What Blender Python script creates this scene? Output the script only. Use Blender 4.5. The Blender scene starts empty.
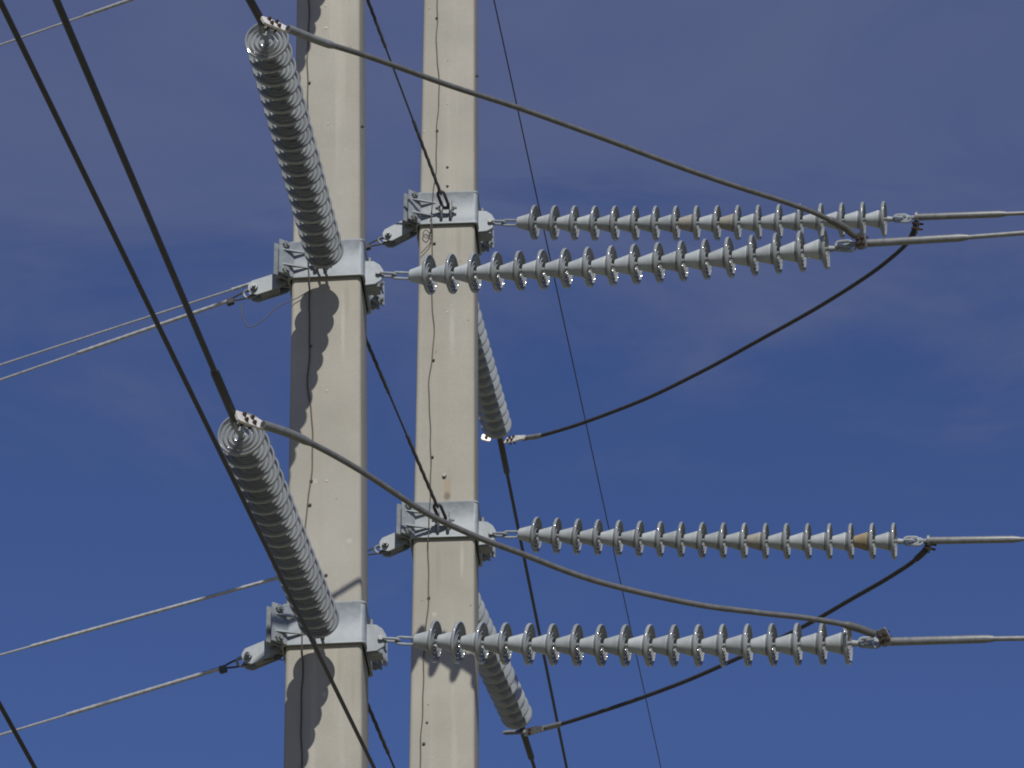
import bpy, bmesh, math, random
from mathutils import Vector, Matrix
random.seed(7)
C = bpy.context.scene.collection
SC = bpy.context.scene
R = math.radians

# ------------------------------------------------------------------ camera
PITCH = R(30.0)
FPX = 3000.0
CAM = Vector((0, 0, 1.6))
cd = bpy.data.cameras.new('camera')
cam = bpy.data.objects.new('camera', cd)
C.objects.link(cam)
cam.location = CAM
cam.rotation_euler = (R(90) + PITCH, 0, 0)
cd.sensor_width = 36.0
cd.lens = FPX / 1024 * 36
cd.clip_start = 0.1
cd.clip_end = 6000
SC.camera = cam
SC.render.resolution_x, SC.render.resolution_y = 1024, 768

# ------------------------------------------------------------------ light
TO_SUN = Vector((0.13, -1.0, 0.872)).normalized()
SUN_EL = math.asin(TO_SUN.z)
SUN_AZ = math.atan2(TO_SUN.x, TO_SUN.y)          # clockwise from +Y
sd = bpy.data.lights.new('sun', 'SUN')
sd.energy = 4.0
sd.angle = R(0.53)
sd.color = (1.0, 0.955, 0.87)
sun = bpy.data.objects.new('sun', sd)
C.objects.link(sun)
sun.rotation_euler = TO_SUN.to_track_quat('Z', 'Y').to_euler()

w = bpy.data.worlds.new('World')
SC.world = w
w.use_nodes = True
nt = w.node_tree
nt.nodes.clear()
N, L = nt.nodes, nt.links
out = N.new('ShaderNodeOutputWorld')
bg = N.new('ShaderNodeBackground')
sky = N.new('ShaderNodeTexSky')
sky.sky_type = 'NISHITA'
sky.sun_disc = False
sky.sun_elevation = SUN_EL
sky.sun_rotation = SUN_AZ
sky.altitude = 0
sky.air_density = 1.0
sky.dust_density = 0.8
sky.ozone_density = 3.0
bg.inputs['Strength'].default_value = 0.05
# a thin veil of high cloud, thicker higher up, mixed into the sky by direction
tc = N.new('ShaderNodeTexCoord')
mp = N.new('ShaderNodeMapping')
mp.inputs['Scale'].default_value = (2.2, 1.0, 6.0)
mp.inputs['Rotation'].default_value = (0, R(14), 0)
no = N.new('ShaderNodeTexNoise')
no.inputs['Scale'].default_value = 2.6
no.inputs['Detail'].default_value = 9
no.inputs['Roughness'].default_value = 0.58
no.inputs['Distortion'].default_value = 0.6
L.new(tc.outputs['Generated'], mp.inputs['Vector'])
L.new(mp.outputs['Vector'], no.inputs['Vector'])
sep = N.new('ShaderNodeSeparateXYZ')
L.new(tc.outputs['Generated'], sep.inputs[0])
elev = N.new('ShaderNodeMapRange')
elev.interpolation_type = 'SMOOTHSTEP'
elev.inputs['From Min'].default_value = 0.455
elev.inputs['From Max'].default_value = 0.555
elev.inputs['To Min'].default_value = 0.06
elev.inputs['To Max'].default_value = 1.0
off = N.new('ShaderNodeMath'); off.operation = 'MULTIPLY_ADD'
off.inputs[1].default_value = 0.30
L.new(no.outputs['Fac'], off.inputs[0]); L.new(sep.outputs['Z'], off.inputs[2])
off2 = N.new('ShaderNodeMath'); off2.operation = 'SUBTRACT'; off2.inputs[1].default_value = 0.15
L.new(off.outputs[0], off2.inputs[0])
L.new(off2.outputs[0], elev.inputs['Value'])
nz = N.new('ShaderNodeMapRange')
nz.inputs['From Min'].default_value = 0.3
nz.inputs['From Max'].default_value = 0.7
nz.inputs['To Min'].default_value = 0.55
nz.inputs['To Max'].default_value = 1.0
L.new(no.outputs['Fac'], nz.inputs['Value'])
mul = N.new('ShaderNodeMath'); mul.operation = 'MULTIPLY'
L.new(elev.outputs['Result'], mul.inputs[0]); L.new(nz.outputs['Result'], mul.inputs[1])
mul2 = N.new('ShaderNodeMath'); mul2.operation = 'MULTIPLY'
mul2.inputs[1].default_value = 0.95
L.new(mul.outputs[0], mul2.inputs[0])
mix = N.new('ShaderNodeMix'); mix.data_type = 'RGBA'
L.new(mul2.outputs[0], mix.inputs['Factor'])
tint = N.new('ShaderNodeMix'); tint.data_type = 'RGBA'; tint.blend_type = 'MULTIPLY'
tint.inputs['Factor'].default_value = 1.0
tint.inputs['B'].default_value = (0.80, 0.925, 1.44, 1)
L.new(sky.outputs['Color'], tint.inputs['A'])
L.new(tint.outputs['Result'], mix.inputs['A'])
mix.inputs['B'].default_value = (2.0, 2.5, 4.85, 1)
L.new(mix.outputs['Result'], bg.inputs['Color'])
L.new(bg.outputs['Background'], out.inputs['Surface'])

SC.view_settings.view_transform = 'Standard'
SC.view_settings.look = 'None'
SC.view_settings.exposure = 0.0
SC.view_settings.gamma = 1.0
SC.view_settings.use_curve_mapping = False
SC.render.engine = 'CYCLES'
SC.cycles.filter_width = 1.9

# ------------------------------------------------------------------ where a sight line meets a distance
RT = Vector((1, 0, 0))
UP = Vector((0, -math.sin(PITCH), math.cos(PITCH)))
FW = Vector((0, math.cos(PITCH), math.sin(PITCH)))
def ray(px, py):
    return FW + RT * ((px - 512) / FPX) + UP * ((384 - py) / FPX)
def at(px, py, d):
    return CAM + ray(px, py) * d
def at_y(px, py, Y):
    r = ray(px, py)
    return CAM + r * ((Y - CAM.y) / r.y)
def at_z(px, py, z):
    r = ray(px, py)
    return CAM + r * ((z - CAM.z) / r.z)
def at_len(px, py, P, length, far=False):
    """point on the sight line at a given distance from P"""
    r = ray(px, py)
    o = CAM - P
    a, b, c = r.dot(r), 2 * r.dot(o), o.dot(o) - length * length
    q = max(b * b - 4 * a * c, 0)
    return CAM + r * ((-b + (1 if far else -1) * math.sqrt(q)) / (2 * a))

# ------------------------------------------------------------------ materials
def new_mat(name):
    m = bpy.data.materials.new(name)
    m.use_nodes = True
    t = m.node_tree
    return m, t, t.nodes['Principled BSDF']

def weathered(name, c1, c2, rough=0.5, metal=0.0, scale=14.0, bump=0.0, bscale=80.0, coat=0.0, streak=1.0, rj=0.12, var=.1):
    m, t, p = new_mat(name)
    n, l = t.nodes, t.links
    tc = n.new('ShaderNodeTexCoord')
    mp = n.new('ShaderNodeMapping')
    mp.inputs['Scale'].default_value = (1, 1, streak)
    l.new(tc.outputs['Object'], mp.inputs['Vector'])
    a = n.new('ShaderNodeTexNoise')
    a.inputs['Scale'].default_value = scale
    a.inputs['Detail'].default_value = 6
    a.inputs['Roughness'].default_value = 0.62
    l.new(mp.outputs['Vector'], a.inputs['Vector'])
    cr = n.new('ShaderNodeValToRGB')
    cr.color_ramp.elements[0].position = 0.3
    cr.color_ramp.elements[1].position = 0.72
    cr.color_ramp.elements[0].color = (*c1, 1)
    cr.color_ramp.elements[1].color = (*c2, 1)
    l.new(a.outputs['Fac'], cr.inputs['Fac'])
    oi = n.new('ShaderNodeObjectInfo')
    hs = n.new('ShaderNodeHueSaturation')
    mr = n.new('ShaderNodeMapRange')
    mr.inputs['To Min'].default_value = 1 - var
    mr.inputs['To Max'].default_value = 1 + var
    l.new(oi.outputs['Random'], mr.inputs['Value'])
    l.new(mr.outputs['Result'], hs.inputs['Value'])
    l.new(cr.outputs['Color'], hs.inputs['Color'])
    l.new(hs.outputs['Color'], p.inputs['Base Color'])
    rr = n.new('ShaderNodeMapRange')
    rr.inputs['To Min'].default_value = rough - rj
    rr.inputs['To Max'].default_value = rough + rj
    l.new(a.outputs['Fac'], rr.inputs['Value'])
    l.new(rr.outputs['Result'], p.inputs['Roughness'])
    p.inputs['Metallic'].default_value = metal
    p.inputs['Coat Weight'].default_value = coat
    p.inputs['Coat Roughness'].default_value = 0.06
    if bump > 0:
        b = n.new('ShaderNodeTexNoise')
        b.inputs['Scale'].default_value = bscale
        b.inputs['Detail'].default_value = 4
        l.new(tc.outputs['Object'], b.inputs['Vector'])
        bp = n.new('ShaderNodeBump')
        bp.inputs['Strength'].default_value = bump
        bp.inputs['Distance'].default_value = 0.004
        l.new(b.outputs['Fac'], bp.inputs['Height'])
        l.new(bp.outputs['Normal'], p.inputs['Normal'])
    return m

M_PORC = weathered('grey_porcelain_glaze', (.205, .225, .24), (.27, .292, .306), rough=.06, coat=0, scale=9, rj=.025)
M_PORC.node_tree.nodes['Principled BSDF'].inputs['Specular IOR Level'].default_value = .85
M_CAP = weathered('grey_cap', (.31, .345, .365), (.39, .425, .445), rough=.4, var=.17, scale=16, bump=.15)
M_CAPS = weathered('stained_cap', (.235, .222, .198), (.33, .318, .292), rough=.6, scale=22, bump=.2)
M_CAPB = weathered('brown_stained_cap', (.19, .15, .085), (.30, .255, .17), rough=.6, scale=22, bump=.2)
M_GALV = weathered('galvanised_steel', (.195, .222, .246), (.30, .333, .362), rough=.58, metal=.08, scale=19, bump=.12, bscale=60)
M_GALVD = weathered('dull_galvanised_hardware', (.16, .175, .185), (.29, .305, .31), rough=.55, metal=.3, scale=30)
M_ALU = weathered('weathered_aluminium', (.150, .158, .165), (.228, .238, .246), rough=.5, metal=.3, scale=25)
M_JUMP = weathered('grey_jumper_cable', (.095, .098, .10), (.15, .153, .156), rough=.5, metal=.3, scale=25)
M_ALUD = weathered('shade_darkened_conductor', (.030, .031, .033), (.060, .061, .063), rough=.55, metal=.3, scale=25)  # shaded undersides of the near conductors put into the base colour
M_PAD = weathered('bright_terminal_aluminium', (.50, .49, .47), (.64, .63, .60), rough=.5, metal=.2, scale=30)
M_RUST = weathered('rusty_bolt', (.032, .018, .013), (.08, .042, .028), rough=.8, scale=60)
M_STEELW = weathered('steel_strand', (.27, .283, .30), (.40, .415, .435), rough=.5, metal=.3, scale=40)
M_STEELD = weathered('dark_steel_strand', (.045, .045, .048), (.09, .09, .092), rough=.6, metal=.3, scale=40)
M_BLACK = weathered('black_cable', (.025, .025, .025), (.055, .052, .048), rough=.6, scale=30)
M_WIRE = weathered('dark_ground_wire', (.05, .045, .04), (.10, .09, .08), rough=.7, scale=30)

def concrete(name, stain=None):
    m, t, p = new_mat(name)
    n, l = t.nodes, t.links
    tc = n.new('ShaderNodeTexCoord')
    big = n.new('ShaderNodeTexNoise'); big.inputs['Scale'].default_value = 1.6; big.inputs['Detail'].default_value = 6
    big.inputs['Roughness'].default_value = .6
    l.new(tc.outputs['Object'], big.inputs['Vector'])
    cr = n.new('ShaderNodeValToRGB')
    cr.color_ramp.elements[0].position = .3; cr.color_ramp.elements[0].color = (.275, .266, .232, 1)
    cr.color_ramp.elements[1].position = .7; cr.color_ramp.elements[1].color = (.345, .334, .294, 1)
    l.new(big.outputs['Fac'], cr.inputs['Fac'])
    cur = cr.outputs['Color']
    def mixc(fac, col, mode='MIX', factor=None):
        nonlocal cur
        mx = n.new('ShaderNodeMix'); mx.data_type = 'RGBA'; mx.blend_type = mode
        if fac is not None: l.new(fac, mx.inputs['Factor'])
        else: mx.inputs['Factor'].default_value = factor
        l.new(cur, mx.inputs['A'])
        if isinstance(col, tuple): mx.inputs['B'].default_value = (*col, 1)
        else: l.new(col, mx.inputs['B'])
        cur = mx.outputs['Result']
    def ramp(sock, a, b, top=1.0):
        r_ = n.new('ShaderNodeMapRange'); r_.interpolation_type = 'SMOOTHSTEP'
        r_.inputs['From Min'].default_value = a; r_.inputs['From Max'].default_value = b
        r_.inputs['To Max'].default_value = top
        l.new(sock, r_.inputs['Value']); return r_.outputs['Result']
    # rain streaks
    mp = n.new('ShaderNodeMapping'); mp.inputs['Scale'].default_value = (11, 11, .35)
    l.new(tc.outputs['Object'], mp.inputs['Vector'])
    st = n.new('ShaderNodeTexNoise'); st.inputs['Scale'].default_value = 1.0; st.inputs['Detail'].default_value = 4
    l.new(mp.outputs['Vector'], st.inputs['Vector'])
    mixc(ramp(st.outputs['Fac'], .5, .75, .35), (.29, .265, .21))
    mixc(ramp(st.outputs['Fac'], .47, .28, .3), (.46, .44, .38))
    # fine sand grain
    gr = n.new('ShaderNodeTexNoise'); gr.inputs['Scale'].default_value = 75; gr.inputs['Detail'].default_value = 5
    gr.inputs['Roughness'].default_value = .7
    l.new(tc.outputs['Object'], gr.inputs['Vector'])
    mixc(ramp(gr.outputs['Fac'], .52, .72, .28), (.25, .23, .185))
    mixc(ramp(gr.outputs['Fac'], .46, .30, .22), (.50, .48, .42))
    # lime blooms and air holes
    vo = n.new('ShaderNodeTexVoronoi'); vo.inputs['Scale'].default_value = 3.1
    l.new(tc.outputs['Object'], vo.inputs['Vector'])
    mixc(ramp(vo.outputs['Distance'], .075, .03, .35), (.50, .49, .45))
    v2 = n.new('ShaderNodeTexVoronoi'); v2.inputs['Scale'].default_value = 7.3
    l.new(tc.outputs['Object'], v2.inputs['Vector'])
    mixc(ramp(v2.outputs['Distance'], .06, .035, .8), (.14, .125, .10))
    if stain:
        for (cx, cz, sx, sz, col, amt) in stain:
            mq = n.new('ShaderNodeMapping')
            mq.vector_type = 'POINT'
            mq.inputs['Location'].default_value = (-cx / sx, 0, -cz / sz)
            mq.inputs['Scale'].default_value = (1 / sx, 0, 1 / sz)
            l.new(tc.outputs['Object'], mq.inputs['Vector'])
            ad = n.new('ShaderNodeVectorMath'); ad.operation = 'LENGTH'
            l.new(mq.outputs['Vector'], ad.inputs[0])
            pert = n.new('ShaderNodeMath'); pert.operation = 'ADD'
            l.new(ad.outputs['Value'], pert.inputs[0]); l.new(gr.outputs['Fac'], pert.inputs[1])
            mixc(ramp(pert.outputs[0], 1.5, .7, amt), col)
    l.new(cur, p.inputs['Base Color'])
    p.inputs['Roughness'].default_value = .88
    bp = n.new('ShaderNodeBump'); bp.inputs['Strength'].default_value = .35; bp.inputs['Distance'].default_value = .004
    l.new(gr.outputs['Fac'], bp.inputs['Height'])
    l.new(bp.outputs['Normal'], p.inputs['Normal'])
    return m

M_DIRT, _t, _p = new_mat('dry_grass_ground')
_n, _l = _t.nodes, _t.links
_a = _n.new('ShaderNodeTexNoise'); _a.inputs['Scale'].default_value = .35; _a.inputs['Detail'].default_value = 8
_tc = _n.new('ShaderNodeTexCoord'); _l.new(_tc.outputs['Object'], _a.inputs['Vector'])
_c = _n.new('ShaderNodeValToRGB')
_c.color_ramp.elements[0].position = .35; _c.color_ramp.elements[0].color = (.16, .15, .085, 1)
_c.color_ramp.elements[1].position = .7; _c.color_ramp.elements[1].color = (.28, .25, .165, 1)
_l.new(_a.outputs['Fac'], _c.inputs['Fac']); _l.new(_c.outputs['Color'], _p.inputs['Base Color'])
_p.inputs['Roughness'].default_value = .95

# ------------------------------------------------------------------ object helpers
def link_mesh(name, bm, m, parent=None, smooth=False, mw=None):
    me = bpy.data.meshes.new(name)
    bmesh.ops.recalc_face_normals(bm, faces=bm.faces[:])
    bm.to_mesh(me); bm.free()
    if smooth:
        for f in me.polygons: f.use_smooth = True
        try: me.set_sharp_from_angle(angle=R(38))
        except Exception: pass
    me.materials.append(m)
    o = bpy.data.objects.new(name, me)
    C.objects.link(o)
    if parent: o.parent = parent
    if mw is not None: o.matrix_local = mw
    return o

def thing(name, label, cat, mw=None, group=None):
    o = bpy.data.objects.new(name, None)
    o.empty_display_size = .1
    C.objects.link(o)
    if mw is not None: o.matrix_world = mw
    o['label'] = label; o['category'] = cat
    if group: o['group'] = group
    return o

def frame(z, hint=Vector((0, 0, 1))):
    """rotation matrix whose local Z is z"""
    z = z.normalized()
    if abs(z.dot(hint)) > .98: hint = Vector((0, 1, 0))
    x = hint.cross(z).normalized()
    y = z.cross(x)
    m = Matrix((x, y, z)).transposed()
    return m

def bm_tube(bm, pts, rad, segs=10, lobes=0, lobe_amp=.18, twist=0.0, cap=True):
    """sweep a round (or twisted, lobed) section along points"""
    n = len(pts)
    rads = rad if isinstance(rad, (list, tuple)) else [rad] * n
    t0 = (pts[1] - pts[0]).normalized()
    ref = Vector((0, 0, 1)) if abs(t0.z) < .9 else Vector((1, 0, 0))
    u = (ref - t0 * ref.dot(t0)).normalized()
    rings = []
    s = 0.0
    for i, p in enumerate(pts):
        if i == 0: t = pts[1] - pts[0]
        elif i == n - 1: t = pts[-1] - pts[-2]
        else: t = pts[i + 1] - pts[i - 1]
        t.normalize()
        if i: s += (pts[i] - pts[i - 1]).length
        u = (u - t * u.dot(t)).normalized()
        v = t.cross(u)
        ring = []
        for k in range(segs):
            a = 2 * math.pi * k / segs
            r = rads[i]
            if lobes: r *= 1 + lobe_amp * (math.cos(lobes * (a - twist * s)))
            ring.append(bm.verts.new(p + u * (math.cos(a) * r) + v * (math.sin(a) * r)))
        rings.append(ring)
    for a, b in zip(rings, rings[1:]):
        for k in range(segs):
            bm.faces.new((a[k], a[(k + 1) % segs], b[(k + 1) % segs], b[k]))
    if cap:
        bm.faces.new(rings[0][::-1]); bm.faces.new(rings[-1])

def bm_box(bm, c, ax, ay, az, dx, dy, dz, bev=0.0):
    vs = []
    for i in (-1, 1):
        for j in (-1, 1):
            for k in (-1, 1):
                vs.append(bm.verts.new(c + ax * (i * dx / 2) + ay * (j * dy / 2) + az * (k * dz / 2)))
    fs = [(0, 1, 3, 2), (4, 6, 7, 5), (0, 4, 5, 1), (2, 3, 7, 6), (0, 2, 6, 4), (1, 5, 7, 3)]
    faces = [bm.faces.new([vs[q] for q in f]) for f in fs]
    if bev:
        es = set()
        for f in faces: es.update(f.edges)
        bmesh.ops.bevel(bm, geom=list(es), offset=bev, segments=2, affect='EDGES')

def bm_prism(bm, poly, d):
    """closed solid from a polygon (list of Vectors) pushed by vector d"""
    a = [bm.verts.new(p - d * .5) for p in poly]
    b = [bm.verts.new(p + d * .5) for p in poly]
    n = len(poly)
    bm.faces.new(a[::-1]); bm.faces.new(b)
    for i in range(n):
        bm.faces.new((a[i], a[(i + 1) % n], b[(i + 1) % n], b[i]))

def bm_cyl(bm, p, ax, r, h, segs=6, r2=None):
    m = frame(ax)
    x, y = m.col[0], m.col[1]
    r2 = r if r2 is None else r2
    a = [bm.verts.new(p + x * (math.cos(2*math.pi*k/segs) * r) + y * (math.sin(2*math.pi*k/segs) * r)) for k in range(segs)]
    b = [bm.verts.new(p + ax.normalized() * h + x * (math.cos(2*math.pi*k/segs) * r2) + y * (math.sin(2*math.pi*k/segs) * r2)) for k in range(segs)]
    bm.faces.new(a[::-1]); bm.faces.new(b)
    for k in range(segs):
        bm.faces.new((a[k], a[(k+1) % segs], b[(k+1) % segs], b[k]))

def bm_lathe(bm, prof, segs=40):
    """profile of (r, z) around local Z"""
    rings = []
    for r, z in prof:
        if r < 1e-6: rings.append([bm.verts.new((0, 0, z))])
        else: rings.append([bm.verts.new((r * math.cos(2*math.pi*k/segs), r * math.sin(2*math.pi*k/segs), z)) for k in range(segs)])
    for a, b in zip(rings, rings[1:]):
        for k in range(segs):
            k2 = (k + 1) % segs
            if len(a) == 1 and len(b) == 1: continue
            if len(a) == 1: bm.faces.new((a[0], b[k2], b[k]))
            elif len(b) == 1: bm.faces.new((a[k], a[k2], b[0]))
            else: bm.faces.new((a[k], a[k2], b[k2], b[k]))

def bm_link(bm, c, ax, ay, length, width, r):
    """oval chain link centred at c, long axis ax, wide axis ay"""
    pts = []
    hw, hl = width / 2, length / 2 - width / 2
    for k in range(9):
        a = -math.pi/2 + math.pi * k / 8
        pts.append(c + ax * (hl + hw * math.cos(a)) + ay * (hw * math.sin(a)))
    for k in range(9):
        a = math.pi/2 + math.pi * k / 8
        pts.append(c + ax * (-hl + hw * math.cos(a)) + ay * (hw * math.sin(a)))
    pts.append(pts[0].copy()); pts.append(pts[1].copy())
    bm_tube(bm, pts, r, segs=8, cap=False)

def spline(pts, sub=10):
    """Catmull-Rom through points"""
    P = [pts[0] * 2 - pts[1]] + list(pts) + [pts[-1] * 2 - pts[-2]]
    o = []
    for i in range(1, len(P) - 2):
        p0, p1, p2, p3 = P[i-1], P[i], P[i+1], P[i+2]
        for k in range(sub):
            t = k / sub
            o.append(.5 * ((2*p1) + (p2-p0)*t + (2*p0-5*p1+4*p2-p3)*t*t + (3*p1-p0-3*p2+p3)*t*t*t))
    o.append(P[-2].copy())
    return o

def wire_line(P, Q, n=40, sag=0.0, jitter=0.0):
    pts = []
    for k in range(n + 1):
        t = k / n
        p = P.lerp(Q, t)
        p.z -= sag * 4 * t * (1 - t)
        pts.append(p)
    return pts

def local(mesh_pts, root):
    inv = root.matrix_world.inverted()
    return [inv @ p for p in mesh_pts]

# ------------------------------------------------------------------ ground
bm = bmesh.new()
bmesh.ops.create_grid(bm, x_segments=40, y_segments=40, size=2500)
g = link_mesh('ground', bm, M_DIRT)
g['kind'] = 'structure'

# ------------------------------------------------------------------ poles
YL, YR = 16.41, 18.33                    # front faces of the two poles
class Pole: pass
def make_pole(Yf, top_px, bot_px, z_top, yaw, label, stain_px=None):
    """top_px / bot_px: left and right edge of the front face at the top and the bottom of the view"""
    P = Pole()
    lt, rt = at_y(top_px[0], 0, Yf), at_y(top_px[1], 0, Yf)
    lb, rb = at_y(bot_px[0], 768, Yf), at_y(bot_px[1], 768, Yf)
    wt, wb = (rt.x - lt.x) / 2, (rb.x - lb.x) / 2
    ct, cb = (lt + rt) / 2, (lb + rb) / 2
    k = (wt - wb) / (ct.z - cb.z)
    lean = (ct.x - cb.x) / (ct.z - cb.z)
    P.w = lambda z: wb + k * (z - cb.z)          # half width at a height
    base = Vector((cb.x - lean * cb.z, Yf + P.w((ct.z + cb.z) / 2), 0))
    P.M = Matrix.Translation(base) @ Matrix.Shear('XY', 4, (0, 0)) @ Matrix.Rotation(math.atan(lean), 4, 'Y') @ Matrix.Rotation(yaw, 4, 'Z')
    P.inv = P.M.inverted()
    P.Yf = Yf
    P.root = thing('concrete_pole', label, 'utility pole', P.M, 'square concrete poles')
    P.ztop = z_top
    stain = None
    if stain_px:
        stain = []
        for (px, py, sx, sz, col, amt) in stain_px:
            q = P.inv @ at_y(px, py, Yf)
            stain.append((q.x, q.z, sx, sz, col, amt))
    bm = bmesh.new()
    rings = []
    for z in [-.3] + [i * z_top / 24 for i in range(1, 25)]:
        hw = P.w(z); c = .026
        pts = []
        for (sx, sy) in ((-1, -1), (1, -1), (1, 1), (-1, 1)):
            cx, cy = sx * (hw - c), sy * (hw - c)
            a0 = math.atan2(sy, sx) - math.pi / 4
            for q in range(4):
                a = a0 + q * math.pi / 6
                pts.append((cx + c * math.cos(a), cy + c * math.sin(a), z))
        rings.append([bm.verts.new(p) for p in pts])
    n = len(rings[0])
    for a, b in zip(rings, rings[1:]):
        for i in range(n): bm.faces.new((a[i], a[(i+1) % n], b[(i+1) % n], b[i]))
    bm.faces.new(rings[0][::-1]); bm.faces.new(rings[-1])
    link_mesh('shaft', bm, concrete('pole_concrete', stain), P.root, smooth=True)
    return P
def on_face(P, px, py, proud=.006):
    """local point on a pole's front face seen at a pixel"""
    q = P.inv @ at_y(px, py, P.Yf)
    q.y = -P.w(q.z) - proud
    return q

RUST = (.30, .20, .10)
DRIP = (.245, .22, .175)
PALE = (.47, .46, .42)
PL = make_pole(YL, (297.8, 361.2), (285.0, 364.2), 17.2, R(-2.9),
               'nearer square concrete pole, left of the two, with long insulator shadow down its face',
               [(347, 300, .022, .20, DRIP, .45), (340, 668, .03, .24, DRIP, .4), (353, 690, .015, .18, DRIP, .4), (343, 330, .018, .3, PALE, .35)])
PR = make_pole(YR, (424.8, 476.0), (410.4, 476.6), 18.6, R(-3.4),
               'farther square concrete pole, right of the two, with a rust streak below a bolt',
               [(447.2, 488, .04, .15, RUST, .42), (447.0, 496.5, .035, .05, (.13, .11, .09), .8),
                (459, 246, .022, .2, DRIP, .45), (438, 566, .028, .24, DRIP, .4), (462, 560, .018, .2, PALE, .4), (452, 330, .03, .3, PALE, .3)])

def level(P, px, py):
    return (P.inv @ at_y(px, py, P.Yf)).z
zL2, zL3 = level(PL, 331, 260), level(PL, 327, 625)
zL1 = 2 * zL2 - zL3 + .28
zR1, zR2 = level(PR, 450, 209), level(PR, 446, 521)
zR3 = 2 * zR2 - zR1
PL.bands, PR.bands = (zL1, zL2, zL3), (zR1, zR2, zR3)
def pole_details(P, gw, staples, dots):
    pts = [on_face(P, x, y, .007) for x, y in gw]
    bm = bmesh.new()
    sp = spline(pts, 14)
    for p in sp:
        p.x += .004 * math.sin(p.z * 9.1) + .002 * math.sin(p.z * 23)
        near = min(abs(p.z - zb) for zb in P.bands)
        p.y -= .030 * min(1, max(0, (.24 - near) / .09))
    sp = [Vector((sp[0].x, -P.w(P.ztop - .3) - .007, P.ztop - .3))] + sp + [Vector((sp[-1].x, -P.w(.1) - .007, .1))]
    bm_tube(bm, sp, .0042, 6)
    gwo = link_mesh('ground_wire', bm, M_WIRE, P.root, smooth=True)
    for (x, y) in staples:
        bm = bmesh.new()
        q = on_face(P, x, y, 0)
        bm_box(bm, q + Vector((.006, -.007, 0)), Vector((1,0,0)), Vector((0,1,0)), Vector((0,0,1)), .019, .014, .012, .002)
        link_mesh('staple', bm, M_WIRE, gwo)
    for (x, y, r, m) in dots:
        q = on_face(P, x, y, 0)
        bm = bmesh.new()
        bm_cyl(bm, q + Vector((0, .004, 0)), Vector((0, -1, 0)), r, .007 if m is not M_PAD else .022, 10, r * .85)
        link_mesh('plugged_hole' if m is not M_PAD else 'face_bolt', bm, m if m is not M_PAD else M_ALU, P.root)

M_HOLE = weathered('dark_plug', (.02, .02, .02), (.05, .045, .04), rough=.9)
M_LIME = weathered('pale_grout', (.40, .385, .34), (.50, .48, .43), rough=.9, scale=60)
pole_details(PL, [(308.6, -20), (308.2, 40), (307.5, 80), (307.0, 115), (308, 200), (308.5, 262), (309.6, 300), (309.8, 340),
                  (307.3, 385), (312, 410), (312.5, 440), (310.8, 480), (307.5, 510), (305, 540), (303, 580), (302.5, 640), (302, 700), (301, 790)],
             [(308.2, 82), (309.5, 346), (310.3, 481), (309, 505), (303, 590)],
             [(326, 27, .011, M_LIME), (328, 123, .008, M_LIME), (327, 391, .009, M_LIME), (327, 481, .009, M_LIME), (326, 5, .009, M_LIME),
              (362.3, 127, .012, M_HOLE), (326, 576, .013, M_HOLE)])
pole_details(PR, [(438, -20), (437, 10), (436.3, 40), (438.8, 75), (437.5, 120), (436, 160), (433.5, 195), (432, 240), (432, 290), (433.5, 330), (432, 360),
                  (429, 390), (430, 430), (431.5, 460), (430, 500), (429, 540), (428, 600), (425.5, 640), (423, 680), (422.5, 720), (420.5, 760), (420, 800)],
             [(436, 17), (436.2, 130), (433.6, 243), (432.6, 360), (431.5, 457), (428, 598), (423, 744)],
             [(447.3, 167, .012, M_HOLE), (447.3, 186, .012, M_HOLE), (444.5, 476, .016, M_PAD), (447, 312, .010, M_LIME),
              (447.5, 103, .008, M_LIME), (427, 723, .010, M_HOLE), (424, 130, .008, M_LIME), (477, 76, .014, M_HOLE)])

# ------------------------------------------------------------------ bands (parts of the poles)
def hex_bolt(bm, p, ax, r=.017, head=.014, thread=.0, segs=6):
    bm_cyl(bm, p, ax, r, head, segs)
    if thread: bm_cyl(bm, p + ax.normalized() * head, ax, r * .5, thread, 8)

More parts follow.
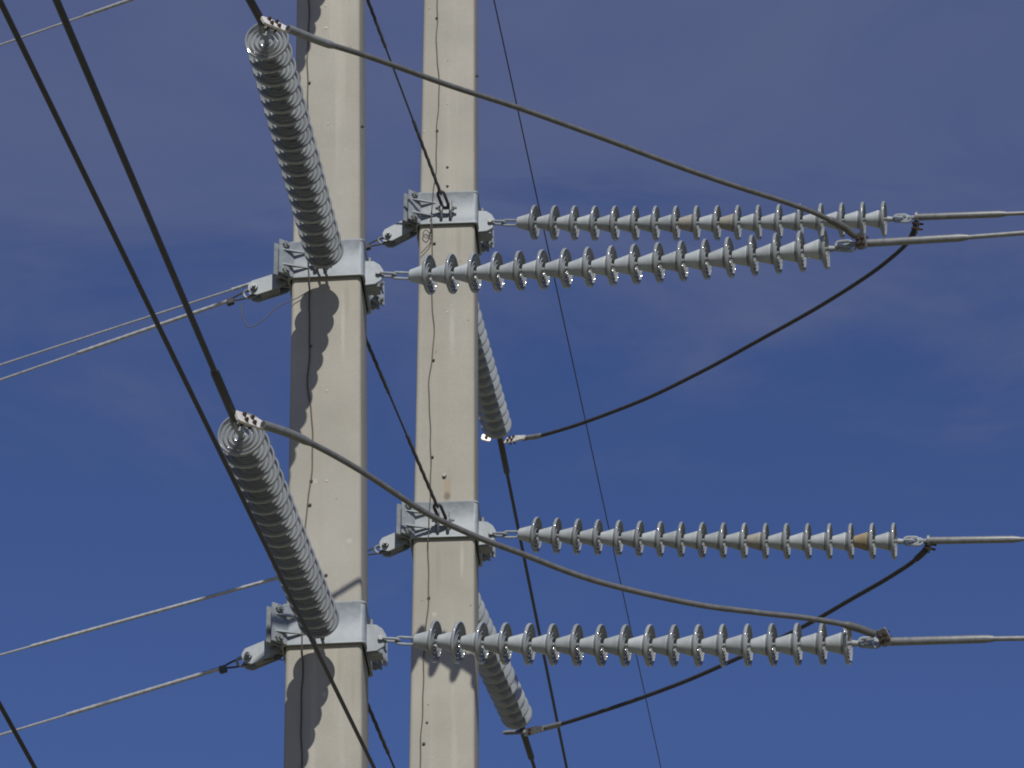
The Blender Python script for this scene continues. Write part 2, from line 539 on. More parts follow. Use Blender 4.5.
X, Y, Z = Vector((1, 0, 0)), Vector((0, 1, 0)), Vector((0, 0, 1))
def make_band(P, zc, H=.275, front=True, back=False, front_x=0.0, back_x=0.0, right=True, left=True):
    wv = P.w(zc)
    W = wv + .026
    T = Vector((0, 0, zc))
    bm = bmesh.new()
    # hollow rounded collar with small rolled lips
    prof = [(W - .014, -H/2), (W + .002, -H/2), (W + .002, -H/2 + .012), (W - .002, -H/2 + .018), (W - .002, H/2 - .018), (W + .002, H/2 - .012), (W + .002, H/2), (W - .014, H/2)]
    rings = []
    for hw, z in prof:
        c = .03
        pts = []
        for (sx, sy) in ((-1, -1), (1, -1), (1, 1), (-1, 1)):
            a0 = math.atan2(sy, sx) - math.pi / 4
            for q in range(5):
                a = a0 + q * math.pi / 8
                pts.append(T + Vector((sx * (hw - c) + c * math.cos(a), sy * (hw - c) + c * math.sin(a), z)))
        rings.append([bm.verts.new(p) for p in pts])
    rings.append(rings[0])
    n = len(rings[0])
    for a, b in zip(rings, rings[1:]):
        for i in range(n): bm.faces.new((a[i], a[(i+1) % n], b[(i+1) % n], b[i]))
    bolts = []
    for s in (-1, 1):                               # diagonal flange pairs, front left and back right
        e = Vector((s, s, 0)).normalized()
        nn = Vector((-s, s, 0)).normalized()        # plate normal
        corner = T + Vector((s * (W - .02), s * (W - .02), 0))
        FL = .117 if s < 0 else .120
        HH = H * .93 if s < 0 else H * .62
        zo = -.012 if s < 0 else .03
        for o_, tall in ((.026, 1.0), (-.026, .94)):
            c0 = corner + nn * o_ + e * (FL / 2)
            bm_box(bm, c0 + Z * zo, e, nn, Z, FL, .013, HH * 1.0 * tall, .003)
        # gussets on both sides of the pair
        for sg in (-1, 1):
            for hz in ((.045, -.066) if s < 0 else (.075, -.015)):
                a = corner + nn * (sg * .0335) + e * .03 + Z * hz
                b = corner + nn * (sg * .0335) + e * (FL - .025) + Z * hz
                side = Vector((-s, 0, 0)) if (nn * sg).x * -s > 0 else Vector((0, -s, 0))
                c_ = corner + side * .15 + Z * hz + (Vector((0, s, 0)) if side.x else Vector((s, 0, 0))) * .012
                bm_prism(bm, [a, b, c_], Z * .011)
        for hz in (.098, -.108):
            bolts.append((corner + e * (FL * .60) + Z * (hz * HH / H + zo), nn))
    band = link_mesh('steel_band', bm, M_GALV, P.root, smooth=True)
    for p, nn in bolts:
        bm = bmesh.new()
        hex_bolt(bm, p + nn * .0325, nn, .028, .018, .012)
        hex_bolt(bm, p - nn * .0325, -nn, .022, .016, .03)
        link_mesh('bolt', bm, M_GALVD, band)
    def lug(poly, d, m=M_GALV):
        bm = bmesh.new(); bm_prism(bm, poly, d)
        es = [e_ for e_ in bm.edges]
        bmesh.ops.bevel(bm, geom=es, offset=.0025, segments=1, affect='EDGES')
        link_mesh('lug', bm, m, band)
    P_att = {}
    if right:       # tongue plate facing the front with a rounded outer edge
        y0 = -W + .10
        zt = zc - .072
        poly = [Vector((W - .003, y0, zt + .095)), Vector((W + .055, y0, zt + .09)), Vector((W + .095, y0, zt + .06)), Vector((W + .118, y0, zt + .015)),
                Vector((W + .12, y0, zt - .02)), Vector((W + .10, y0, zt - .06)), Vector((W + .06, y0, zt - .085)), Vector((W - .003, y0, zt - .09))]
        lug(poly, Y * .018)
        for (bx, by, bz, lx, ly) in ((.03, .058, .092, .06, .095), (.045, .064, -.087, .09, .108)):
            bm = bmesh.new()
            bm_box(bm, Vector((W + bx, y0 + by, zt + bz)), X, Y, Z, lx, ly, .012, .003)
            link_mesh('lug', bm, M_GALV, band)
        bm = bmesh.new()
        bm_cyl(bm, Vector((W + .022, y0 + .05, zt + .095)), Z, .011, .055, 8)
        link_mesh('stud', bm, M_GALVD, band)
        bm = bmesh.new(); hex_bolt(bm, Vector((W + .085, y0 - .010, zt - .005)), -Y, .018, .02)
        link_mesh('bolt', bm, M_GALVD, band)
        P_att['right'] = P.M @ Vector((W + .092, y0, zt - .008))
    if left:
        y0 = -.125
        poly = [Vector((-W + .003, y0, zc - .02)), Vector((-W - .05, y0, zc - .03)), Vector((-W - .085, y0, zc - .07)), Vector((-W - .08, y0, zc - .12)), Vector((-W + .003, y0, zc - .135))]
        lug(poly, Y * .02)
        P_att['left'] = P.M @ Vector((-W - .045, y0, zc - .095))
    if front:
        for dx in (-.034, .034):
            x0 = front_x + dx
            poly = [Vector((x0, -W + .003, zc + .05)), Vector((x0, -W - .04, zc + .04)), Vector((x0, -W - .065, zc + .005)), Vector((x0, -W - .06, zc - .06)), Vector((x0, -W - .03, zc - .10)), Vector((x0, -W + .003, zc - .105))]
            lug(poly, X * .014, M_GALVD)
        bm = bmesh.new()
        hex_bolt(bm, Vector((front_x + .041, -W - .036, zc - .03)), X, .02, .016, .02)
        hex_bolt(bm, Vector((front_x - .041, -W - .036, zc - .03)), -X, .02, .016, .02)
        bm_cyl(bm, Vector((front_x - .04, -W - .036, zc - .03)), X, .011, .08, 8)
        link_mesh('bolt', bm, M_GALVD, band)
        P_att['front'] = P.M @ Vector((front_x, -W - .040, zc - .03))
    if back:
        for dx in (-.034, .034):
            x0 = back_x + dx
            poly = [Vector((x0, W - .003, zc + .06)), Vector((x0, W + .06, zc + .045)), Vector((x0, W + .095, zc + .0)), Vector((x0, W + .085, zc - .06)), Vector((x0, W + .04, zc - .095)), Vector((x0, W - .003, zc - .10))]
            lug(poly, X * .014, M_GALVD)
        P_att['back'] = P.M @ Vector((back_x, W + .055, zc - .02))
    return P_att

print('levels', zL1, zL2, zL3, zR1, zR2, zR3)
aL1 = make_band(PL, zL1, back=True, front_x=-.03, back_x=.11)
aL2 = make_band(PL, zL2, back=True, front_x=-.03, back_x=.11)
aL3 = make_band(PL, zL3, back=True, front_x=-.03, back_x=.11)
aR1 = make_band(PR, zR1, back=True, front_x=.0, back_x=-.045)
aR2 = make_band(PR, zR2, back=True, front_x=.0, back_x=-.045)
aR3 = make_band(PR, zR3, back=True, front_x=.0, back_x=-.045)

# ------------------------------------------------------------------ insulator strings
SEG = 40
SHELL = [(.058, -.030), (.064, -.0245), (.078, -.0185), (.098, -.0125), (.114, -.0085), (.1230, -.0045), (.1264, .000), (.127, .0055), (.1254, .0125), (.1222, .0155),
         (.118, .0145), (.1150, .004), (.108, -.006), (.1020, -.004), (.099, .0040), (.0955, .007), (.092, .0040), (.0890, -.005), (.082, -.009), (.0760, -.006), (.0730, .005),
         (.0695, .0085), (.066, .005), (.063, -.006), (.056, -.010), (.050, -.007), (.047, .005), (.044, .008), (.041, .005), (.039, -.008), (.028, -.011), (.021, -.010), (.0185, .003), (.012, .006), (.012, .030), (.0, .030)]
CAPP = [(.0, -.128), (.012, -.128), (.012, -.1215), (.033, -.1215), (.0385, -.1185), (.0410, -.110), (.0460, -.092), (.0518, -.073), (.0572, -.055), (.0615, -.042), (.0640, -.034), (.0635, -.0285), (.058, -.026), (.0, -.026)]
bm = bmesh.new(); bm_lathe(bm, SHELL, SEG)
proto_shell = link_mesh('insulator_disc', bm, M_PORC, None, smooth=True)
bm = bmesh.new(); bm_lathe(bm, CAPP, 28)
proto_cap = link_mesh('disc_cap', bm, M_CAP, proto_shell, smooth=True)
PROTO = [proto_shell, proto_cap]
stained_mesh = proto_cap.data.copy(); stained_mesh.materials.clear(); stained_mesh.materials.append(M_CAPS)
brown_mesh = proto_cap.data.copy(); brown_mesh.materials.clear(); brown_mesh.materials.append(M_CAPB)
used = [False]
NDISC = 18

def make_string(A, first, last, label, stained=(), brown=(), sag=.012, far_links=True, tail=.20):
    """A: bolt on the pole band; first and last: centres of the end discs"""
    u = (last - first).normalized()
    length = (last - first).length
    sp = length / (NDISC - 1)
    sc = sp / .146
    mw = Matrix.Translation(A)
    root = thing('insulator_string', label, 'insulator', mw, 'strings of grey disc insulators')
    def pos(k):
        t = k / (NDISC - 1)
        p = first.lerp(last, t)
        p.z -= sag * 4 * t * (1 - t)
        return p
    for k in range(NDISC):
        p = pos(k)
        tg = (pos(k + .5) - pos(k - .5)).normalized()
        tg = (tg + Vector((random.uniform(-1, 1), random.uniform(-1, 1), random.uniform(-1, 1))) * .02).normalized()
        m = Matrix.Translation(p - A) @ frame(tg).to_4x4() @ Matrix.Rotation(random.uniform(0, 6), 4, 'Z') @ Matrix.Scale(sc, 4)
        if not used[0]:
            d, c = PROTO; used[0] = True
        else:
            d = proto_shell.copy(); C.objects.link(d)
            c = proto_cap.copy(); C.objects.link(c); c.parent = d
        c.data = proto_cap.data
        if k in stained:
            c.data = stained_mesh; c['label'] = 'dull grey-brown stained cap'
        if k in brown:
            c.data = brown_mesh; c['label'] = 'brown stained cap'
        d.parent = root
        d.matrix_local = m
    # links from the band to the first cap
    cap0 = first - u * (.130 * sc)
    gap = cap0 - A
    ua = gap.normalized(); gl = gap.length
    fr = frame(ua)
    n = max(1, round(gl / .085))
    ll = gl / n + .022
    for i in range(n):
        c = gap * ((i + .5) / n)
        bm = bmesh.new()
        bm_link(bm, c, ua, fr.col[i % 2], ll, .044, .0088)
        link_mesh('shackle_link', bm, M_GALV, root, smooth=True)
    # socket eye and links beyond the last pin
    end = last + u * tail
    e0 = last + u * .03
    fe = frame(u)
    bm = bmesh.new()
    bm_tube(bm, [e0 - A, e0 + u * .05 - A], [.021, .015], 10)
    bm_link(bm, e0 + u * .075 - A, u, fe.col[0], .07, .05, .009)
    link_mesh('socket_eye', bm, M_GALV, root, smooth=True)
    bm = bmesh.new()
    bm_link(bm, e0 + u * .122 - A, u, fe.col[1], .085, .048, .009)
    link_mesh('shackle_link', bm, M_GALV, root, smooth=True)
    return dict(root=root, u=u, end=end, first=first, last=last, sc=sc)

ST = 17 * .146
def depth_of(p): return (p - CAM).dot(FW)

def near_last(px, py, first): return at_len(px, py, first, ST)
f2 = at_y(324, 251, 16.15); l2 = near_last(267, 41, f2)
f3 = at_y(318.5, 619, 16.15); l3 = near_last(241.5, 435, f3)
print('near', depth_of(f2), depth_of(l2), (l2 - f2), '|', depth_of(f3), depth_of(l3), (l3 - f3))
SL2 = make_string(aL2['front'], f2, l2, 'long insulator string reaching forward and up from the upper band of the left pole', sag=.0)
SL3 = make_string(aL3['front'], f3, l3, 'long insulator string reaching forward from the lower band of the left pole', sag=.0)
dv = aL1['front'] - aL2['front']
SL1 = make_string(aL1['front'], f2 + dv, l2 + dv, 'insulator string above the view that shades the top of the left pole', sag=.0)

def right_string(a, fp, fd, lp, ld, label, **k):
    f, l = at(*fp, fd), at(*lp, ld)
    s = make_string(a['right'], f, l, label, **k)
    print('right', label[:30], (l - f), s['sc'], 'lug depth', depth_of(a['right']))
    return s
dL2, dL3, dR1, dR2 = (depth_of(a['right']) for a in (aL2, aL3, aR1, aR2))
SLr2 = right_string(aL2, (428.8, 274.7), dL2 - .09, (824.5, 249.3), dL2 - .78, 'upper insulator string running right from the left pole, closest to the upper jumper', stained=(), sag=.022)
SLr3 = right_string(aL3, (434.2, 641.4), dL3 - .09, (847.0, 643.4), dL3 - .76, 'lowest insulator string running right across the face of the right pole', stained=(), sag=.022)
SRr1 = right_string(aR1, (533.9, 222.6), dR1 - .09, (883.2, 219.2), dR1 - .66, 'topmost insulator string running right from the right pole, with dull stained caps', stained=(8, 10), sag=.020)
SRr2 = right_string(aR2, (535.8, 534.8), dR2 - .09, (893.3, 541.3), dR2 - .66, 'lower insulator string running right from the right pole, one cap stained brown near its end', stained=(11,), brown=(16,), sag=.020)

def away_string(a, lp, label, fx):
    A = a['back']
    guess = at_len(*lp, A, ST + .34, far=True)
    u = (guess - A).normalized()
    f = A + u * .30
    l = f + u * ST
    print('away', guess - A)
    return make_string(A, f, l, label, sag=.0)
SRa1 = away_string(aR1, (497, 427), 'upper insulator string leading away behind the right pole, above the dark line', 0)
SRa2 = away_string(aR2, (517, 716), 'lower insulator string leading away behind the right pole, its end near the bottom', 0)

# ------------------------------------------------------------------ terminal pads with bolts
def pad_part(root, c, ax, n, length, width, th=.014, m=M_PAD, name='terminal_pad', bolts=True, rows=2, cols=2, bl=.03, taper=0.0):
    """flat lug: centre c, long axis ax, facing n (all world)"""
    A = root.matrix_world.translation
    ax = ax.normalized(); n = (n - ax * n.dot(ax)).normalized(); b = n.cross(ax)
    bm = bmesh.new()
    hl, hw = length / 2, width / 2
    if taper:
        prof_ = ((-hl, -hw * .8), (-hl * .9, -hw), (hl * .85, -hw), (hl * .85 + taper * .5, -hw * .72), (hl * .85 + taper, -.02), (hl * .85 + taper, .02), (hl * .85 + taper * .5, hw * .72), (hl * .85, hw), (-hl * .9, hw), (-hl, hw * .8))
    else:
        prof_ = ((-hl, -hw * .8), (-hl * .9, -hw), (hl * .75, -hw), (hl, -hw * .6), (hl, hw * .6), (hl * .75, hw), (-hl * .9, hw), (-hl, hw * .8))
    poly = [c - A + ax * x_ + b * y_ for x_, y_ in prof_]
    bm_prism(bm, poly, n * th)
    pad = link_mesh(name, bm, m, root)
    if bolts:
        for i in range(cols):
            for j in range(rows):
                q = c - A + ax * ((i - (cols - 1) / 2) * length * .33) + b * ((j - (rows - 1) / 2) * width * .5)
                bm = bmesh.new()
                hex_bolt(bm, q + n * (th / 2), n, .0125, .012, .008)
                bm_cyl(bm, q - n * (th / 2), -n, .0075, bl, 6)
                link_mesh('bolt', bm, M_RUST, pad)
    return pad

def add_tube(root, name, pts, rad, m, segs=10, **k):
    A = root.matrix_world.translation
    bm = bmesh.new()
    bm_tube(bm, [p - A for p in pts], rad, segs, **k)
    return link_mesh(name, bm, m, root, smooth=True)

def span(P0, d, length, sag_k=.0004, n=60):
    """a conductor leaving P0 in direction d, flattening as it goes (parabola)"""
    h = Vector((d.x, d.y, 0)).length
    pts = []
    for i in range(n + 1):
        s = length * (i / n) ** 1.6
        p = P0 + d * s
        p.z += sag_k * s * s
        pts.append(p)
    return pts

# ------------------------------------------------------------------ conductors coming toward the viewer
def near_conductor(S, px2, label, visible_second=None, r=.0157):
    end = S['end']
    u = S['u']
    root = thing('conductor', label, 'power line', Matrix.Translation(end), 'conductors of the near line')
    d = (px2 - end).normalized() if px2 is not None else u
    body = .50
    add_tube(root, 'dead_end_sleeve', [end - d * .03, end, end + d * body, end + d * (body + .03)], [.016, .0235, .0235, .017], M_ALUD, 14)
    bm = bmesh.new(); bm_link(bm, -d * .045, d, frame(d).col[0], .08, .045, .010)
    link_mesh('eye', bm, M_GALVD, root, smooth=True)
    add_tube(root, 'wire', span(end + d * body, d, 60, .0004), r, M_ALUD, 10)
    return root, d
def toward(S, px, py, dl):
    """point on a sight line about dl metres on from the end of a string"""
    return at_len(px, py, S['end'], dl)
CL2, d2 = near_conductor(SL2, at_z(250, 0, SL2['end'].z - .02), 'dark conductor leaving the top insulator string out of the top edge')
q3 = at_z(56, 0, SL3['end'].z - .15)
print('cond3 dir', (q3 - SL3['end']).normalized(), SL3['u'], 'cond2', SL2['u'])
CL3, d3 = near_conductor(SL3, q3, 'dark conductor rising to the upper left from the lower near insulator string')
CL1, d1 = near_conductor(SL1, None, 'conductor above the view on the topmost string of the left pole')

# ------------------------------------------------------------------ conductors to the right
def right_conductor(S, pix, dstep, label, r=.0150, tube=.0245):
    """pix: eye, start of compression body, end of body, a point on the wire"""
    d0 = depth_of(S['last']); x0 = S['lx']
    dep = lambda x: d0 + dstep * (x - x0)
    P = [at(x, y, dep(x)) for x, y in pix]
    root = thing('conductor', label, 'power line', Matrix.Translation(P[1]), 'conductors of the right-hand line')
    A = P[1]
    u = (P[2] - P[1]).normalized()
    add_tube(root, 'dead_end_sleeve', [P[1], P[1] + u * .02, P[2] - u * .05, P[2]], [tube * .8, tube, tube * .98, r * 1.15], M_ALU, 14)
    # forged eye between string and body
    bm = bmesh.new()
    ue = (P[1] - P[0])
    bm_link(bm, P[0] + ue * .30 - A, ue.normalized(), frame(u).col[1], ue.length * .62, .052, .011)
    bm_tube(bm, [P[0] + ue * .55 - A, P[1] - A], .014, 8)
    link_mesh('eye', bm, M_GALV, root, smooth=True)
    d = (P[3] - P[2]).normalized()
    add_tube(root, 'wire', span(P[2] - u * .01, d, 60, .0005), r, M_ALU, 10)
    return root, P, u
SLr2['lx'], SLr3['lx'], SRr1['lx'], SRr2['lx'] = 824.5, 847.0, 883.2, 893.3
DS = -.55 / 395
CR2, pR2, uR2 = right_conductor(SLr2, [(836, 245.5), (862, 243.6), (968, 237.3), (1024, 233.0)], DS, 'conductor running out right from the left pole\'s upper string, second from the top')
CR3, pR3, uR3 = right_conductor(SLr3, [(859, 642.5), (887, 641.8), (994, 638.7), (1024, 638.3)], DS, 'lowest conductor running out of the right edge')
CRa, pRa, uRa = right_conductor(SRr1, [(894, 218.6), (916, 217.2), (1006, 213.9), (1024, 213.2)], DS, 'topmost conductor running out of the right edge')
CRb, pRb, uRb = right_conductor(SRr2, [(904, 541.0), (928, 540.7), (1020, 539.2), (1060, 538.5)], DS, 'conductor running out right from the right pole\'s lower string, third from the top')

# ------------------------------------------------------------------ conductors leading away
def away_conductor(S, px2, label, r=.0145):
    end = S['end']
    q = at_z(*px2, end.z - .03)
    d = (q - end).normalized()
    print('away cond', d, S['u'])
    root = thing('conductor', label, 'power line', Matrix.Translation(end), 'conductors of the line leading away')
    add_tube(root, 'dead_end_sleeve', [end - d * .03, end, end + d * .62, end + d * .66], [.016, .026, .026, .016], M_BLACK, 14)
    bm = bmesh.new(); bm_link(bm, -d * .045, d, frame(d).col[0], .08, .045, .010)
    link_mesh('eye', bm, M_GALVD, root, smooth=True)
    add_tube(root, 'wire', span(end + d * .62, d, 110, .0003), r, M_BLACK, 10)
    return root, end, d
CA1, eA1, dA1 = away_conductor(SRa1, (566.5, 768), 'thick dark line dropping from the upper rear insulator string to the bottom edge')
CA2, eA2, dA2 = away_conductor(SRa2, (534.5, 768), 'short dark line below the lower rear insulator string at the bottom edge')

# ------------------------------------------------------------------ jumper cables
def jumper(pix, d0, d1, label, r=.0165, lug0=None, lug1=None, m=M_ALU, sleeves=(.32, .20), ease=1.0, sm=None):
    """pix: list of pixels from start lug to end lug, depth eased from d0 to d1"""
    x0, x1 = pix[0][0], pix[-1][0]
    P = []
    for i, (x, y) in enumerate(pix):
        t = min(max((x - x0) / (x1 - x0), 0), 1)
        P.append(at(x, y, d0 + (d1 - d0) * t ** ease))
    root = thing('jumper_cable', label, 'cable', Matrix.Translation(P[0]), 'jumper cables between insulator strings')
    sp = spline(P, 10)
    for i_, q_ in enumerate(sp):
        e_ = min(1, min(i_, len(sp) - 1 - i_) / 12)
        q_.z += e_ * (.002 * math.sin(i_ * .21 + len(sp)) + .0007 * math.sin(i_ * .53))
    add_tube(root, 'cable', sp, r, m, 12)
    def sleeve(seq, ln, smat=m):
        acc, out = 0, [seq[0]]
        for a, b in zip(seq, seq[1:]):
            acc += (b - a).length; out.append(b)
            if acc > ln: break
        n = len(out)
        rr = [r * 1.42] * n
        rr[-1] = r * 1.05
        add_tube(root, 'lug_sleeve', out, rr, smat, 12)
    sleeve(sp, sleeves[0], sm or m); sleeve(sp[::-1], sleeves[1])
    return root, P

# upper near jumper
view = -FW
dA = depth_of(SL2['end']) - .03
J2, P = jumper([(288, 28.5), (325, 43), (375, 59), (440, 82), (520, 108.5), (600, 137.5), (700, 174), (760, 194), (800, 207.5), (822, 216), (842, 226), (855, 236)],
               dA, depth_of(pR2[1]) - .02, 'upper jumper cable sweeping from the top near string to the upper right conductor', m=M_JUMP, ease=.82, sm=M_ALU)
pad_part(J2, at(273, 24, dA), P[1] - P[0], view + Vector((.1, 0, .75)), .165, .075, taper=.10)
pad_part(J2, at(861, 241, depth_of(pR2[1]) - .035), (at(861, 247, dL2 - .9) - at(859, 236, dL2 - .9)), Vector((-.8, -1, .1)), .105, .07, m=M_ALU, bl=.05, cols=2)
# lower near jumper
dA = depth_of(SL3['end']) - .03
J3, P = jumper([(263, 424.5), (300, 438), (360, 470.5), (420, 509), (470, 534), (520, 553.5), (600, 582), (700, 605), (760, 613), (815, 619), (850, 626), (874, 634)],
               dA, depth_of(pR3[1]) - .02, 'lower jumper cable sweeping across both poles to the lowest right conductor', m=M_JUMP, ease=.85, sm=M_ALU)
pad_part(J3, at(248, 420, dA), P[1] - P[0], view + Vector((.1, 0, .75)), .165, .078, taper=.10)
pad_part(J3, at(884, 637.5, depth_of(pR3[1]) - .035), (at(886, 643, dL3 - .9) - at(881, 633, dL3 - .9)), Vector((-.8, -1, .1)), .105, .07, m=M_ALU, bl=.05)
# jumpers from the rear strings
dB = depth_of(eA1)
JA1, P = jumper([(523, 438.5), (545, 434.5), (580, 424), (640, 401), (700, 372.5), (760, 340), (824, 303.5), (873, 272), (896, 254), (908, 242), (914, 232), (916.5, 224)],
                dB, depth_of(pRa[1]), 'dark jumper cable rising from the upper rear string to the topmost right conductor', m=M_ALUD, r=.0155, sleeves=(.24, .12), sm=M_ALU)
pad_part(JA1, at(511.5, 439.5, dB), P[1] - P[0], view + Vector((.2, 0, .5)), .15, .068, taper=.10)
pad_part(JA1, at(916, 226, depth_of(pRa[1])), at(916, 220, dR1) - at(914.5, 232, dR1), Vector((-1, -.3, 0)), .11, .06, m=M_ALUD, bl=.04)
pad_part(CA1, at(486, 438, dB), at(478, 435, dB) - at(497, 440, dB), view + Vector((.2, 0, .6)), .08, .06, rows=1, cols=1)
dB2 = depth_of(eA2)
JA2, P = jumper([(538, 730), (570, 721.5), (620, 705), (680, 683.5), (740, 657.5), (800, 628), (845, 603), (885, 580), (910, 563.5), (924, 552), (928.5, 545)],
                dB2, depth_of(pRb[1]), 'dark jumper cable passing behind the lowest string up to the third right conductor', m=M_ALUD, r=.0155, sleeves=(.28, .16), sm=M_ALU)
pad_part(JA2, at(531, 731.2, dB2), P[1] - P[0], view + Vector((.1, 0, .3)), .16, .06, m=M_ALU, cols=1, taper=.08)
pad_part(JA2, at(928.5, 546, depth_of(pRb[1])), at(929, 541, dR2) - at(927, 551, dR2), Vector((-1, -.3, 0)), .09, .055, m=M_ALUD, bl=.04)
pad_part(CA2, at(514.5, 732.2, dB2), at(500, 732.6, dB2) - at(520, 731.8, dB2), view + Vector((0, 0, 1.2)), .18, .055, m=M_ALU, bolts=False)
# upright collars on the compression bodies of the right pole's conductors
for rt, pp, uu in ((CRa, pRa, uRa), (CRb, pRb, uRb)):
    add_tube(rt, 'collar', [pp[1] - uu * .005, pp[1] + uu * .012], .038, M_ALU, 14)

# ------------------------------------------------------------------ guy wires to the left
def guy(start, pix_link, pix_far, Yfar, label, grip_pix, r=.0078, dark=False, bridle=True, m=None):
    """start: lug on the band; pix_link: outer end of the strap; pix_far: a far pixel; Yfar: how far back it lies there"""
    root = thing('guy_wire', label, 'guy wire', Matrix.Translation(start), 'guy wires running out to the left')
    A = start
    d0 = depth_of(start)
    e = at_y(*pix_link, start.y)
    ax = (e - start); ln = ax.length; ax.normalize()
    nrm = Y
    up = ax.cross(nrm).normalized()
    if up.z < 0: up = -up
    # strap of two plates bridged like a channel
    strap = None
    bm = bmesh.new()
    for dy in (-.045, .045):
        c = ax * (ln * .5) + nrm * dy
        hl = ln / 2 + .035; hh = .055
        poly = [c + ax * x_ + up * y_ for x_, y_ in ((-hl, -hh * .7), (-hl + .03, -hh), (hl - .04, -hh), (hl - .01, -hh * .6), (hl, 0), (hl - .01, hh * .6), (hl - .04, hh), (-hl + .03, hh), (-hl, hh * .7))]
        bm_prism(bm, poly, nrm * .012)
    bm_box(bm, ax * (ln * .5) - up * .043, ax, nrm, up, ln * .66, .082, .01)
    strap = link_mesh('strap_link', bm, M_GALV, root)
    for s in (0.02, ln - .005):
        bm = bmesh.new()
        hex_bolt(bm, ax * s - nrm * .051, -nrm, .024, .022, .018)
        bm_cyl(bm, ax * s - nrm * .051, nrm, .012, .102, 8)
        link_mesh('bolt', bm, M_GALVD, strap)
    # twin legs of the wrapped grip closing on the strand
    far = at_y(*pix_far, Yfar)
    d = (far - e).normalized()
    m = m or M_STEELW
    g1 = at_y(*grip_pix, e.y + (Yfar - e.y) * ((e.x - at_y(*grip_pix, e.y).x) / max(e.x - far.x, .1)))
    gl = (g1 - e).length
    join = e + d * .17
    for s in (-1, 1):
        p = [e + up * (.028 * s) + nrm * (.01 * s), e + d * .08 + up * (.022 * s), join + up * (.004 * s), join + d * .05]
        add_tube(root, 'grip_leg', spline(p, 5), .0065, M_STEELD, 8)
    bm = bmesh.new(); bm_link(bm, e - A + d * .02, d, up, .10, .06, .009); link_mesh('thimble', bm, M_GALVD, root, smooth=True)
    bm = bmesh.new(); bm_box(bm, join - A - up * .012, d, nrm, up, .05, .035, .045, .006); link_mesh('clamp', bm, M_STEELD, root)
    npt = max(12, int(gl / .02))
    add_tube(root, 'wrapped_grip', [join.lerp(e + d * gl, i / npt) for i in range(npt + 1)], r * 1.6, m, 12, lobes=3, lobe_amp=.08, twist=34)
    # strand down to the ground anchor
    k = -e.z / d.z
    add_tube(root, 'strand', wire_line(join, e + d * k, 30), r, m, 8)
    return root
def gl_(a): return a['left']
guy(gl_(aL2), (254, 292), (0, 380), YL + .6, 'upper guy wire with a fat wrapped grip, tied to the left pole\'s upper band', (77, 355))
guy(gl_(aL3), (248, 660), (0, 735), YL + .6, 'lowest guy wire at the left, tied to the left pole\'s lower band', (66, 715))
guy(gl_(aL1), (262, -46), (0, 45), YL + .6, 'thin guy wire crossing the top left corner', (84, 16))
guy(gl_(aR1), (388, 239), (0, 365), YR + .7, 'upper guy wire passing behind the left pole, just above the fat wrapped one', (232, 291))
guy(gl_(aR2), (385, 548), (0, 655), YR + .7, 'lower guy wire passing behind the left pole above the lowest guy', (30, 647))

# bonding wires that droop under the guy straps
def bond(a, pix, Yw, label, r=.0035):
    P = [at_y(x, y, Yw + i * .0) for i, (x, y) in enumerate(pix)]
    root = thing('bonding_wire', label, 'wire', Matrix.Translation(P[0]), 'thin bonding wires')
    add_tube(root, 'wire', spline(P, 8), r, M_WIRE, 6)
bond(aL2, [(242, 304), (242, 315), (249, 327), (262, 321), (276, 308), (290, 301), (297, 298), (304, 294), (309, 291)], YL - .012, 'thin wire drooping in a loop below the left pole\'s upper guy strap')
bond(aL3, [(258, 659), (266, 660), (274, 658), (282, 660), (288, 657)], YL + .1, 'thin wire under the left pole\'s lower guy strap')
bond(aR1, [(432, 216), (430, 222), (431, 229), (427, 238), (423, 234), (426, 230), (431, 236), (430, 243), (424, 250), (421, 253)], YR - .012, 'small curled wire on the right pole below its upper band')

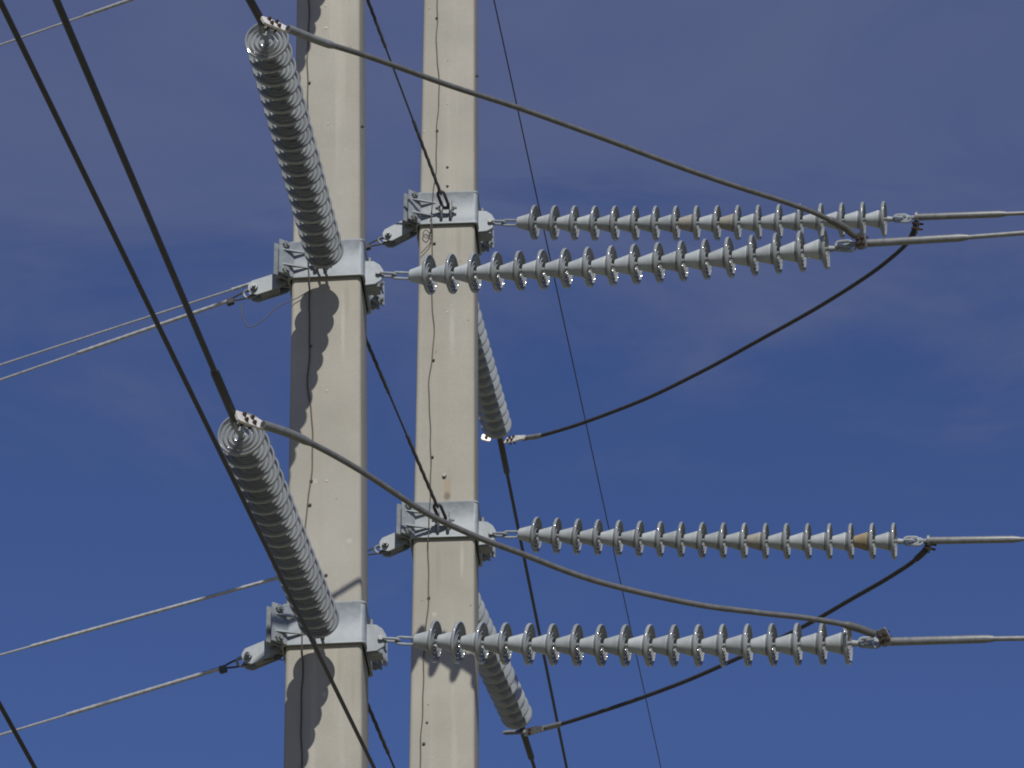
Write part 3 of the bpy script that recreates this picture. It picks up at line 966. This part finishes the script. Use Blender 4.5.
# ------------------------------------------------------------------ tie wires between the poles
def tie(P0, P1, label, r=.0075):
    root = thing('tie_wire', label, 'cable', Matrix.Translation(P0), 'tie wires between the poles')
    d = (P1 - P0).normalized(); ln = (P1 - P0).length
    add_tube(root, 'strand', [P0 + d * .1, P1 - d * .1], r, M_STEELD, 8)
    for a, s in ((P0, 1), (P1, -1)):
        n = 30
        add_tube(root, 'wrapped_grip', [a + d * s * (.14 + .55 * i / n) for i in range(n + 1)], r * 1.55, M_STEELD, 10, lobes=3, lobe_amp=.15, twist=30)
        bm = bmesh.new(); bm_link(bm, a + d * s * .065 - P0, d, frame(d).col[0], .13, .05, .012); link_mesh('thimble', bm, M_BLACK, root, smooth=True)
    print('tie', P1 - P0)
tie(aL1['back'], aR1['front'], 'upper dark tie wire from behind the left pole to the right pole\'s upper band')
tie(aL2['back'], aR2['front'], 'middle dark tie wire from behind the left pole to the right pole\'s lower band')
tie(aL3['back'], aR3['front'], 'lowest dark tie wire leaving between the poles at the bottom edge')

# ------------------------------------------------------------------ shield wire and the two loose cables
P0 = at_y(449, -207, YR + .45)
P1 = at(662, 768, 41.5)
d = (P1 - P0).normalized()
print('shield', P0, d)
root = thing('shield_wire', 'thin dark wire slanting down the sky behind the right-hand strings', 'wire', Matrix.Translation(P0))
add_tube(root, 'wire', wire_line(P0, P0 + d * 120, 120, sag=.15), .0062, M_BLACK, 8)
root2 = root
bm = bmesh.new(); bm_link(bm, d * -.03, d, X, .14, .06, .012); link_mesh('eye', bm, M_GALVD, root, smooth=True)

def cable(P0, P1, label, r, ext=30, m=M_BLACK):
    d = (P1 - P0).normalized()
    root = thing('overhead_cable', label, 'cable', Matrix.Translation(P0), 'loose cables crossing in front')
    add_tube(root, 'cable', span(P0, d, (P1 - P0).length + ext, .0), r, m, 10)
    bm = bmesh.new(); bm_link(bm, -d * .03, d, X, .12, .06, .012); link_mesh('eye', bm, M_GALVD, root, smooth=True)
    print('cable', P0, d)
PA = at_y(440, 903, YR - .06)
cable(PA, at_y(0, 1, YR - 9.5), 'dark cable slanting from the top left corner, in front of the lower near string', .0115)
PB = at_y(322, 1285, YL - .06)
cable(PB, at_y(0, 705, YL - 5.5), 'short piece of dark cable in the bottom left corner', .0095)

def proj(p):
    q = p - CAM
    return (512 + FPX * q.dot(RT) / q.dot(FW), 384 - FPX * q.dot(UP) / q.dot(FW))
for n_, p_ in (('eA1', eA1), ('eA2', eA2), ('eL2', SL2['end']), ('eL3', SL3['end']), ('R1', aR1['front']), ('L2f', aL2['front']), ('L2r', aL2['right']), ('L2l', aL2['left'])):
    print('PROJ', n_, proj(p_))
